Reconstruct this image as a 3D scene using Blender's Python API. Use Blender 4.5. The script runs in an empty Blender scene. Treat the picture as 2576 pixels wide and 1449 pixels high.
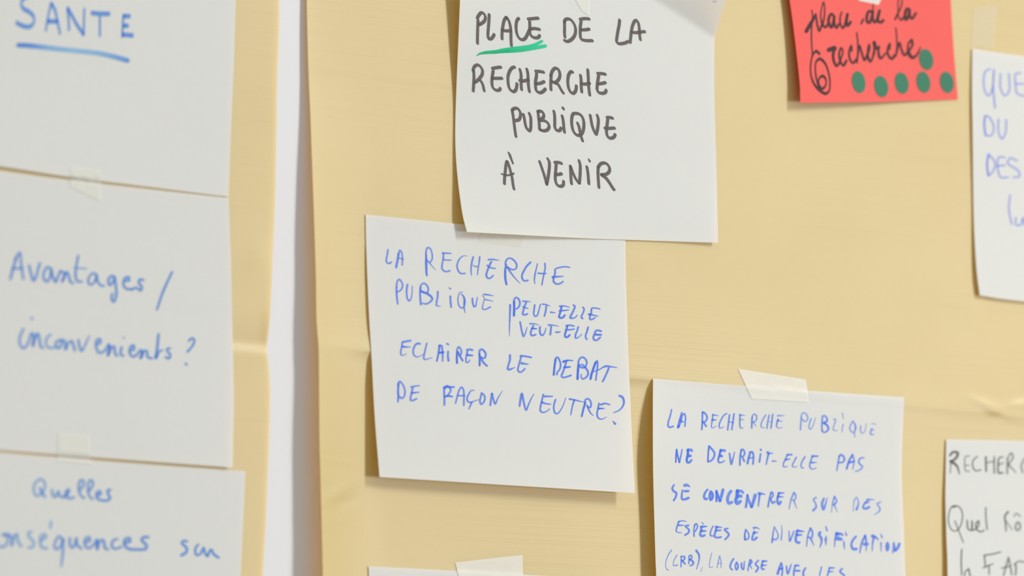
import bpy, math
import numpy as np
from mathutils import Vector, Matrix
from mathutils.bvhtree import BVHTree

SC = bpy.context.scene
COL = SC.collection
IW, IH = 2576, 1449

# ---------------------------------------------------------------- camera
# a long lens looking along a papered wall (the wall is the plane y = 0)
YAW, PIT, ROL, DIST, FPX = 0.7604, 0.11195, -0.0199, 4.889, 15061.0
fwd = np.array([math.sin(YAW)*math.cos(PIT), math.cos(YAW)*math.cos(PIT), math.sin(PIT)])
rgt = np.cross(fwd, [0, 0, 1]); rgt /= np.linalg.norm(rgt)
upv = np.cross(rgt, fwd)
c_, s_ = math.cos(ROL), math.sin(ROL)
rgt, upv = c_*rgt+s_*upv, -s_*rgt+c_*upv
EYE = np.array([0, 0, 1.5])-DIST*fwd
cam_data = bpy.data.cameras.new('camera')
cam = bpy.data.objects.new('camera', cam_data); COL.objects.link(cam)
cam_data.sensor_fit = 'HORIZONTAL'; cam_data.sensor_width = 36.0
cam_data.lens = FPX/IW*36.0
cam.matrix_world = Matrix(((rgt[0], upv[0], -fwd[0], EYE[0]), (rgt[1], upv[1], -fwd[1], EYE[1]),
                           (rgt[2], upv[2], -fwd[2], EYE[2]), (0, 0, 0, 1)))
cam_data.clip_start = 0.05
cam_data.dof.use_dof = True
cam_data.dof.aperture_fstop = 4.6
SC.camera = cam

def ray(px, py):
    d = fwd+rgt*((px-IW/2)/FPX)-upv*((py-IH/2)/FPX)
    return d
def spot(px, py, lift=0.0):
    """point seen at (px, py) lying `lift` millimetres in front of the wall"""
    d = ray(px, py)
    return EYE+d*((-lift*0.001-EYE[1])/d[1])
cam_data.dof.focus_distance = float(np.dot(spot(1440, 700)-EYE, fwd))

# ---------------------------------------------------------------- light
world = bpy.data.worlds.new('world'); SC.world = world; world.use_nodes = True
wb = world.node_tree.nodes['Background']
wb.inputs[0].default_value = (0.98, 1.0, 0.985, 1); wb.inputs[1].default_value = 0.60
# the half of the room below eye level (floor, furniture) gives back less light than ceiling and walls
wt = world.node_tree
wg = wt.nodes.new('ShaderNodeTexCoord'); wx = wt.nodes.new('ShaderNodeSeparateXYZ'); wr = wt.nodes.new('ShaderNodeMapRange')
wr.inputs[1].default_value = -0.35; wr.inputs[2].default_value = 0.25; wr.inputs[3].default_value = 0.30; wr.inputs[4].default_value = 0.74
wt.links.new(wg.outputs['Generated'], wx.inputs[0]); wt.links.new(wx.outputs['Z'], wr.inputs[0]); wt.links.new(wr.outputs[0], wb.inputs[1])
def area(name, loc, target, sx, sy, power, col):
    l = bpy.data.lights.new(name, 'AREA'); l.shape = 'RECTANGLE'; l.size = sx; l.size_y = sy
    l.energy = power; l.color = col
    o = bpy.data.objects.new(name, l); COL.objects.link(o); o.location = loc
    d = Vector(target)-Vector(loc)
    o.rotation_euler = d.to_track_quat('-Z', 'Y').to_euler()
    return o
area('window_light', (4.6, -4.6, 5.25), (0, 0, 1.4), 0.7, 2.2, 385, (0.985, 1.0, 0.965))
area('low_fill_light', (4.3, -4.1, 0.9), (0, 0, 1.4), 1.0, 1.0, 125, (0.99, 1.0, 0.97))  # added soft fill, not a known window; brings sheen to the lower kraft
SC.view_settings.view_transform = 'Standard'; SC.view_settings.look = 'None'
SC.view_settings.gamma = 1.0; SC.view_settings.use_curve_mapping = False
SC.view_settings.exposure = -0.09

# ---------------------------------------------------------------- materials
def lin(c):
    return tuple(((v/255+0.055)/1.055)**2.4 if v > 10 else v/255/12.92 for v in c)
def newmat(name):
    m = bpy.data.materials.new(name); m.use_nodes = True
    nt = m.node_tree
    for n in list(nt.nodes): nt.nodes.remove(n)
    out = nt.nodes.new('ShaderNodeOutputMaterial')
    return m, nt, out
def node(nt, t, **kw):
    n = nt.nodes.new(t)
    for k, v in kw.items(): setattr(n, k, v)
    return n
def paper_mat(name, col, thru, thru_w, mottle=0.02, rough=0.75):
    m, nt, out = newmat(name)
    tc = node(nt, 'ShaderNodeTexCoord')
    nz = node(nt, 'ShaderNodeTexNoise'); nz.inputs['Scale'].default_value = 9; nz.inputs['Detail'].default_value = 5
    nt.links.new(tc.outputs['Object'], nz.inputs['Vector'])
    ramp = node(nt, 'ShaderNodeMix', data_type='RGBA')
    ramp.inputs[6].default_value = (*[v*(1-mottle) for v in col], 1)
    ramp.inputs[7].default_value = (*[min(1, v*(1+mottle)) for v in col], 1)
    nt.links.new(nz.outputs['Fac'], ramp.inputs[0])
    p = node(nt, 'ShaderNodeBsdfPrincipled'); p.inputs['Roughness'].default_value = rough
    p.inputs['Specular IOR Level'].default_value = 0.15
    nt.links.new(ramp.outputs[2], p.inputs['Base Color'])
    nf = node(nt, 'ShaderNodeTexNoise'); nf.inputs['Scale'].default_value = 900; nf.inputs['Detail'].default_value = 2
    nt.links.new(tc.outputs['Object'], nf.inputs['Vector'])
    b = node(nt, 'ShaderNodeBump'); b.inputs['Strength'].default_value = 0.05; b.inputs['Distance'].default_value = 0.0002
    nt.links.new(nf.outputs['Fac'], b.inputs['Height']); nt.links.new(b.outputs['Normal'], p.inputs['Normal'])
    if thru_w > 0:
        t = node(nt, 'ShaderNodeBsdfTranslucent'); t.inputs['Color'].default_value = (*thru, 1)
        mx = node(nt, 'ShaderNodeMixShader'); mx.inputs[0].default_value = thru_w
        nt.links.new(p.outputs[0], mx.inputs[1]); nt.links.new(t.outputs[0], mx.inputs[2])
        nt.links.new(mx.outputs[0], out.inputs[0])
    else:
        nt.links.new(p.outputs[0], out.inputs[0])
    return m
def kraft_mat(name='kraft paper', thru=(1.0, 0.74, 0.42), thru_w=0.5):
    m, nt, out = newmat(name)
    tc = node(nt, 'ShaderNodeTexCoord')
    def tex(scale_xyz, sc, detail):
        mp = node(nt, 'ShaderNodeMapping'); mp.inputs['Scale'].default_value = scale_xyz
        nt.links.new(tc.outputs['Object'], mp.inputs['Vector'])
        n = node(nt, 'ShaderNodeTexNoise'); n.inputs['Scale'].default_value = sc; n.inputs['Detail'].default_value = detail
        nt.links.new(mp.outputs[0], n.inputs['Vector']); return n
    blot = tex((1, 1, 1), 5.0, 6)
    streak = tex((2.5, 1, 130), 1.0, 3)
    ribs = tex((0.8, 1, 850), 1.0, 1)
    mask = tex((3, 1, 9), 1.0, 2)
    KA, KB = KRAFT_A, KRAFT_B
    mix = node(nt, 'ShaderNodeMix', data_type='RGBA')
    mix.inputs[6].default_value = (*KA, 1); mix.inputs[7].default_value = (*KB, 1)
    r1 = node(nt, 'ShaderNodeMapRange'); r1.inputs[1].default_value = 0.3; r1.inputs[2].default_value = 0.7
    nt.links.new(blot.outputs['Fac'], r1.inputs[0]); nt.links.new(r1.outputs[0], mix.inputs[0])
    # fine ribs, stronger in some zones
    mk = node(nt, 'ShaderNodeMapRange'); mk.inputs[1].default_value = 0.42; mk.inputs[2].default_value = 0.68
    nt.links.new(mask.outputs['Fac'], mk.inputs[0])
    rb = node(nt, 'ShaderNodeMapRange'); rb.inputs[1].default_value = 0.50; rb.inputs[2].default_value = 0.68
    nt.links.new(ribs.outputs['Fac'], rb.inputs[0])
    mul = node(nt, 'ShaderNodeMath', operation='MULTIPLY')
    nt.links.new(mk.outputs[0], mul.inputs[0]); nt.links.new(rb.outputs[0], mul.inputs[1])
    mul2 = node(nt, 'ShaderNodeMath', operation='MULTIPLY'); mul2.inputs[1].default_value = 1.0
    nt.links.new(mul.outputs[0], mul2.inputs[0])
    st = node(nt, 'ShaderNodeMath', operation='MULTIPLY_ADD'); st.inputs[1].default_value = 0.22
    nt.links.new(streak.outputs['Fac'], st.inputs[0]); nt.links.new(mul2.outputs[0], st.inputs[2])
    dk = node(nt, 'ShaderNodeMix', data_type='RGBA', blend_type='MULTIPLY')
    dk.inputs[7].default_value = (0.90, 0.86, 0.74, 1)
    nt.links.new(st.outputs[0], dk.inputs[0]); nt.links.new(mix.outputs[2], dk.inputs[6])
    p = node(nt, 'ShaderNodeBsdfPrincipled'); p.inputs['Roughness'].default_value = 0.55
    p.inputs['Specular IOR Level'].default_value = 1.0
    p.inputs['Coat Weight'].default_value = 1.0; p.inputs['Coat IOR'].default_value = 1.9; p.inputs['Coat Roughness'].default_value = 0.5
    nt.links.new(dk.outputs[2], p.inputs['Base Color'])
    b = node(nt, 'ShaderNodeBump'); b.inputs['Strength'].default_value = 0.12; b.inputs['Distance'].default_value = 0.0004
    nt.links.new(rb.outputs[0], b.inputs['Height']); nt.links.new(b.outputs['Normal'], p.inputs['Normal'])
    t = node(nt, 'ShaderNodeBsdfTranslucent'); t.inputs['Color'].default_value = (*thru, 1)
    mx = node(nt, 'ShaderNodeMixShader'); mx.inputs[0].default_value = thru_w
    nt.links.new(p.outputs[0], mx.inputs[1]); nt.links.new(t.outputs[0], mx.inputs[2])
    nt.links.new(mx.outputs[0], out.inputs[0])
    return m
def ink_mat(name, pale, deep):
    m, nt, out = newmat(name)
    at = node(nt, 'ShaderNodeAttribute'); at.attribute_name = 'ink'
    tc = node(nt, 'ShaderNodeTexCoord')
    nz = node(nt, 'ShaderNodeTexNoise'); nz.inputs['Scale'].default_value = 260; nz.inputs['Detail'].default_value = 3
    nt.links.new(tc.outputs['Object'], nz.inputs['Vector'])
    ad = node(nt, 'ShaderNodeMath', operation='MULTIPLY_ADD'); ad.inputs[1].default_value = 0.30
    sb = node(nt, 'ShaderNodeMath', operation='SUBTRACT'); sb.inputs[1].default_value = 0.5
    nt.links.new(nz.outputs['Fac'], sb.inputs[0]); nt.links.new(sb.outputs[0], ad.inputs[0])
    nt.links.new(at.outputs['Fac'], ad.inputs[2])
    mix = node(nt, 'ShaderNodeMix', data_type='RGBA')
    mix.inputs[6].default_value = (*pale, 1); mix.inputs[7].default_value = (*deep, 1)
    nt.links.new(ad.outputs[0], mix.inputs[0])
    p = node(nt, 'ShaderNodeBsdfPrincipled'); p.inputs['Roughness'].default_value = 0.6
    p.inputs['Specular IOR Level'].default_value = 0.15
    nt.links.new(mix.outputs[2], p.inputs['Base Color']); nt.links.new(p.outputs[0], out.inputs[0])
    return m
def tape_mat(name, col, clear):
    m, nt, out = newmat(name)
    tc = node(nt, 'ShaderNodeTexCoord')
    nz = node(nt, 'ShaderNodeTexNoise'); nz.inputs['Scale'].default_value = 60; nz.inputs['Detail'].default_value = 4
    nt.links.new(tc.outputs['Object'], nz.inputs['Vector'])
    mr = node(nt, 'ShaderNodeMapRange'); mr.inputs[3].default_value = clear-0.06; mr.inputs[4].default_value = clear+0.06
    nt.links.new(nz.outputs['Fac'], mr.inputs[0])
    p = node(nt, 'ShaderNodeBsdfPrincipled'); p.inputs['Base Color'].default_value = (*col, 1)
    p.inputs['Roughness'].default_value = 0.5; p.inputs['Specular IOR Level'].default_value = 0.2
    t = node(nt, 'ShaderNodeBsdfTransparent')
    mx = node(nt, 'ShaderNodeMixShader')
    nt.links.new(mr.outputs[0], mx.inputs[0])
    nt.links.new(p.outputs[0], mx.inputs[1]); nt.links.new(t.outputs[0], mx.inputs[2])
    nt.links.new(mx.outputs[0], out.inputs[0])
    return m
KRAFT_A, KRAFT_B = (0.69, 0.645, 0.235), (0.755, 0.71, 0.30)
WHITE = paper_mat('white paper', (0.885, 0.93, 0.925), (1.0, 1.0, 1.0), 0.42, 0.008)
WHITE_BACK = paper_mat('white paper reverse', (0.88, 0.88, 0.82), (1.0, 0.64, 0.16), 0.58, 0.01)
PINKP = paper_mat('coral paper', (0.99, 0.175, 0.155), (1.0, 0.12, 0.03), 0.3, 0.02)
WALLM = paper_mat('white wall paint', (0.72, 0.71, 0.73), (1, 1, 1), 0.0, 0.006)
STICK = paper_mat('green sticker', (0.035, 0.165, 0.095), (1, 1, 1), 0.0, 0.12, 0.5)
KRAFT = kraft_mat()
KRAFT_BACK = kraft_mat('kraft paper reverse', (1.0, 0.74, 0.42), 0.62)
A_ = 1.10
def ink(name, pale, deep): return ink_mat(name, tuple(v/A_ for v in lin(pale)), tuple(v/A_ for v in lin(deep)))
INK = {
    'black': ink('black marker ink', (112, 104, 102), (78, 68, 70)),
    'green': ink('green marker ink', (60, 205, 160), (0, 172, 112)),
    'blue': ink('blue marker ink', (138, 164, 228), (54, 104, 230)),
    'azure': ink('azure marker ink', (146, 188, 218), (30, 104, 206)),
    'dark': ink('dark brown ink', (92, 50, 48), (56, 34, 38)),
    'violet': ink('violet blue ink', (138, 150, 226), (92, 112, 222)),
    'grey': ink('grey black ink', (146, 144, 134), (74, 70, 68)),
}
TAPE = tape_mat('masking tape', (0.85, 0.81, 0.735), 0.28)
TAPE_THIN = tape_mat('translucent tape', (0.87, 0.855, 0.765), 0.50)
TAPE_FAINT = tape_mat('nearly clear tape', (0.82, 0.80, 0.70), 0.68)
TAPE_CLEAR = tape_mat('clear tape', (0.88, 0.82, 0.66), 0.72)

# ---------------------------------------------------------------- helpers
def make(name, verts, faces, material, parent=None, origin=None, smooth=True, ink_vals=None, flat_from=None, back=None):
    me = bpy.data.meshes.new(name)
    o = np.array(origin if origin is not None else (0, 0, 0), float)
    me.from_pydata([tuple(np.asarray(v)-o) for v in verts], [], faces)
    me.materials.append(material)
    if ink_vals is not None:
        a = me.attributes.new('ink', 'FLOAT', 'POINT'); a.data.foreach_set('value', np.array(ink_vals, np.float32))
    if smooth: me.shade_smooth()
    if flat_from is not None:
        me.polygons.foreach_set('use_smooth', [i < flat_from for i in range(len(faces))])
    if back is not None:
        me.materials.append(back); k = flat_from//2
        me.polygons.foreach_set('material_index', [int(k <= i < flat_from) for i in range(len(faces))])
    ob = bpy.data.objects.new(name, me); COL.objects.link(ob)
    if parent is not None: ob.parent = parent
    else: ob.location = o
    me.update()
    return ob
def tag(o, label, cat, group=None):
    o['label'] = label; o['category'] = cat
    if group: o['group'] = group
    return o
def curve_at(pts, n, smooth=True):
    """n samples evenly spaced along a curve through pts (or the polyline)"""
    P = np.asarray(pts, float)
    if len(P) > 2 and smooth:
        Q = np.vstack([2*P[0]-P[1], P, 2*P[-1]-P[-2]])
        out = []
        for i in range(len(P)-1):
            a, b, c, d = Q[i:i+4]
            for t in np.linspace(0, 1, 24, endpoint=False):
                out.append(0.5*((2*b)+(c-a)*t+(2*a-5*b+4*c-d)*t*t+(3*b-a-3*c+d)*t**3))
        out.append(P[-1]); P = np.array(out)
    L = np.concatenate([[0], np.cumsum(np.linalg.norm(np.diff(P, axis=0), axis=1))])
    s = np.linspace(0, L[-1], n)
    return np.stack([np.interp(s, L, P[:, 0]), np.interp(s, L, P[:, 1])], 1)
def patch_px(T, B, L, R, nu, nv, smooth=True):
    """Coons patch of image points from four edge curves, shape (nv, nu, 2)"""
    T, B = curve_at(T, nu, smooth), curve_at(B, nu, smooth)
    L, R = curve_at(L, nv, smooth), curve_at(R, nv, smooth)
    u = np.linspace(0, 1, nu)[None, :, None]; v = np.linspace(0, 1, nv)[:, None, None]
    S = (1-v)*T[None]+v*B[None]+(1-u)*L[:, None]+u*R[:, None]
    S -= (1-u)*(1-v)*T[0]+u*(1-v)*T[-1]+(1-u)*v*B[0]+u*v*B[-1]
    return S
def cub(G, t):
    n = G.shape[0]
    x = t*(n-1); i = min(int(x), n-2); f = x-i
    # monotone-ish hermite
    p0, p1 = G[i], G[i+1]
    m0 = (G[i+1]-G[i-1])/2 if i > 0 else p1-p0
    m1 = (G[i+2]-G[i])/2 if i+2 < n else p1-p0
    return (2*f**3-3*f*f+1)*p0+(f**3-2*f*f+f)*m0+(-2*f**3+3*f*f)*p1+(f**3-f*f)*m1
def lift_grid(G, nu, nv):
    G = np.asarray(G, float)
    rows = np.array([cub(G, t) for t in np.linspace(0, 1, nv)])
    return np.array([cub(rows.T, t) for t in np.linspace(0, 1, nu)]).T
BVH = {}
def build_sheet(key, name, material, S, H, thick=0.20):
    """thin curved sheet: front surface through image points S at lifts H, plus its back and rim"""
    nv, nu = H.shape
    front = [spot(S[j, i, 0], S[j, i, 1], H[j, i]) for j in range(nv) for i in range(nu)]
    q = []
    for j in range(nv-1):
        for i in range(nu-1):
            a = j*nu+i; q.append((a, a+nu, a+nu+1, a+1))
    BVH[key] = BVHTree.FromPolygons([Vector(v) for v in front], q)
    F = np.array(front).reshape(nv, nu, 3)
    du = np.gradient(F, axis=1); dv = np.gradient(F, axis=0)
    N = np.cross(dv, du); N /= np.linalg.norm(N, axis=2, keepdims=True)
    if N[..., 1].mean() > 0: N = -N
    back = (F-N*thick*0.001).reshape(-1, 3)
    n = nu*nv
    faces = list(q)+[tuple(n+k for k in reversed(f)) for f in q]
    nfl = len(faces)
    rim = [i for i in range(nu)]+[j*nu+nu-1 for j in range(1, nv)]+[(nv-1)*nu+i for i in range(nu-2, -1, -1)]+[j*nu for j in range(nv-2, 0, -1)]
    verts = list(front)+list(back)
    m = len(rim)   # the cut edge has vertices of its own so the faces keep flat normals there
    verts += [front[a] for a in rim]+[back[a] for a in rim]
    for k in range(m): faces.append((2*n+k, 2*n+(k+1) % m, 2*n+m+(k+1) % m, 2*n+m+k))
    org = F[nv//2, nu//2]
    ob = make(name, verts, faces, material, None, org, True, None, nfl, {'white paper': WHITE_BACK, 'kraft paper': KRAFT_BACK}.get(material.name))
    ob['_o'] = [float(v) for v in org]
    return ob
def land(keys, px, py):
    """first of the named surfaces met by the sight line through (px, py)"""
    d = ray(px, py); d = Vector(d/np.linalg.norm(d)); e = Vector(EYE); best = None
    for k in keys:
        h = BVH[k].ray_cast(e, d)
        if h[0] is not None and (best is None or h[3] < best[3]): best = h
    if best is None:
        p = Vector(spot(px, py, 3.0)); h = BVH[keys[0]].find_nearest(p)
        return np.array(p)*0+np.array(spot(px, py, -h[0].y*1000)), np.array((0, -1.0, 0))
    n = np.array(best[1])
    if n[1] > 0: n = -n
    return np.array(best[0]), n

# handwriting --------------------------------------------------------------
def smooth_pts(P, step):
    P = np.asarray(P, float)
    if len(P) == 2:
        n = max(2, int(np.linalg.norm(P[1]-P[0])/step)+1)
        t = np.linspace(0, 1, n); return P[0]+(P[1]-P[0])*t[:, None], t
    Q = np.vstack([2*P[0]-P[1], P, 2*P[-1]-P[-2]])
    out, par = [], []
    for i in range(len(P)-1):
        a, b, c, d = Q[i:i+4]
        # centripetal knots keep tight handwriting turns from overshooting
        t0 = 0; t1 = t0+max(1e-6, np.linalg.norm(b-a))**.5; t2 = t1+max(1e-6, np.linalg.norm(c-b))**.5; t3 = t2+max(1e-6, np.linalg.norm(d-c))**.5
        n = max(3, int(np.linalg.norm(c-b)/step)+1)
        for k in range(n):
            t = t1+(t2-t1)*k/n
            A1 = (t1-t)/(t1-t0)*a+(t-t0)/(t1-t0)*b; A2 = (t2-t)/(t2-t1)*b+(t-t1)/(t2-t1)*c; A3 = (t3-t)/(t3-t2)*c+(t-t2)/(t3-t2)*d
            B1 = (t2-t)/(t2-t0)*A1+(t-t0)/(t2-t0)*A2; B2 = (t3-t)/(t3-t1)*A2+(t-t1)/(t3-t1)*A3
            out.append((t2-t)/(t2-t1)*B1+(t-t1)/(t2-t1)*B2); par.append((i+k/n)/(len(P)-1))
    out.append(P[-1]); par.append(1.0)
    return np.array(out), np.array(par)
class Word:
    def __init__(s): s.v, s.f, s.d, s.k, s.past = [], [], [], 0, []
    def poly(s, pts, dens, key, lift):
        base = len(s.v)
        for p in pts:
            q, n = land(key, p[0], p[1]); s.v.append(q+n*lift*0.001)
        s.d += dens
        return base
    def stroke(s, P, par, wid, den, nib, key):
        T = np.gradient(P, axis=0); T /= np.maximum(1e-9, np.linalg.norm(T, axis=1, keepdims=True))
        w = np.interp(par, np.linspace(0, 1, len(wid)), wid); dn = np.interp(par, np.linspace(0, 1, len(den)), den)
        lift = 0.14+0.0035*s.k; s.k += 1
        # ink laid over earlier strokes of the word is denser
        dn = dn.copy(); rad = w/2 if nib is None else np.full(len(P), 0.5*(nib[0]+nib[1]))
        for Q, rq in s.past:
            D = np.sqrt(((P[:, None]-Q[None])**2).sum(2))
            dn[(D < 0.8*rq[None]).any(1)] += 0.42
        s.past.append((P, rad)); dn = np.minimum(dn, 1.15)
        A, B = [], []
        def mm(i):
            if nib is None: return np.eye(2)*(w[i]/2)**2
            a, b, g = nib; c, q = math.cos(g), math.sin(g)
            R = np.array([[c, -q], [q, c]]); return R@np.diag([a*a, b*b])@R.T
        for i in range(len(P)):
            n = np.array([-T[i, 1], T[i, 0]]); M = mm(i); off = M@n/math.sqrt(n@M@n)
            A.append(P[i]+off); B.append(P[i]-off)
        b = s.poly(A+B, list(dn)+list(dn), key, lift); n = len(P)
        for i in range(n-1): s.f.append((b+i, b+i+1, b+n+i+1, b+n+i))
        # rounded nib marks at the ends and at sharp turns
        marks = [0, n-1]
        for i in range(2, n-2):
            if T[i-2]@T[min(n-1, i+2)] < 0.55: marks.append(i)
        for m_ in marks:
            M = mm(m_); ev, V = np.linalg.eigh(M)
            ring = [P[m_]+V@(np.sqrt(ev)*np.array([math.cos(t), math.sin(t)])) for t in np.linspace(0, 2*math.pi, 15)[:-1]]
            lift += 0.0011
            b = s.poly(ring, [dn[m_]]*14, key, lift)
            s.f.append(tuple(range(b, b+14)))
def numlist(t): return [float(v) for v in t.split('>')]
def write(text, sheets):
    cur = None
    def flush():
        if cur is None or not cur[3].f: return
        sh = sheets[cur[0]]; w = cur[3]
        nm = {'underline': 'underline', 'slash': 'slash_mark', 'bracket': 'bracket_line', 'flourish': 'flourish'}.get(cur[2], 'handwritten_word')
        ob = make(nm, w.v, w.f, INK[cur[1]], sh, list(sh['_o']), True, w.d)
        hue = {'black': 'black marker', 'green': 'green marker', 'blue': 'blue marker', 'azure': 'light blue marker', 'dark': 'dark brown ink', 'violet': 'violet blue pen', 'grey': 'grey black pen'}[cur[1]]
        ob['label'] = (f'word {cur[2]} handwritten in {hue}' if nm == 'handwritten_word' else f'{nm.replace("_", " ")} drawn in {hue}')
    words = {}
    for line in text.strip().splitlines():
        line = line.strip()
        if not line: continue
        if line[0] == '@':
            f = line[1:].split(); key, x0, y0, sc, hue = f[0], float(f[1]), float(f[2]), float(f[3]), f[4]
            a, b, g = float(f[5])/sc, float(f[6])/sc, math.radians(float(f[7]))
            nib0 = None if a == 0 or a == b else (a, b, g); w0 = [max(2*a*sc, 8)]
            last = None
        elif line[0] == '=':
            if cur is not None: flush()
            cur = (key, hue, line[1:], Word()); last = line[1:]
        else:
            for st in line.split(';'):
                st = st.strip(); wid = w0; den = [{'violet': 0.35, 'black': 0.4}.get(hue, 0.6)]; nib = nib0
                if ':' in st:
                    head, st = st.split(':')
                    for tok in head.split():
                        if tok[0] == 'w': wid = numlist(tok[1:]); nib = None
                        elif tok[0] == 'd': den = numlist(tok[1:])
                if nib is not None and wid is w0: wid = [1.0]
                P = np.array([[float(v) for v in p.split(',')] for p in st.split()])/sc+np.array([x0, y0])
                P, par = smooth_pts(P, 1.6)
                cur[3].stroke(P, par, [v/sc*{'dark': 1.15, 'azure': 1.1, 'grey': 1.05}.get(hue, 1.0) for v in wid], den, nib, [key])
    flush()

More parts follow.
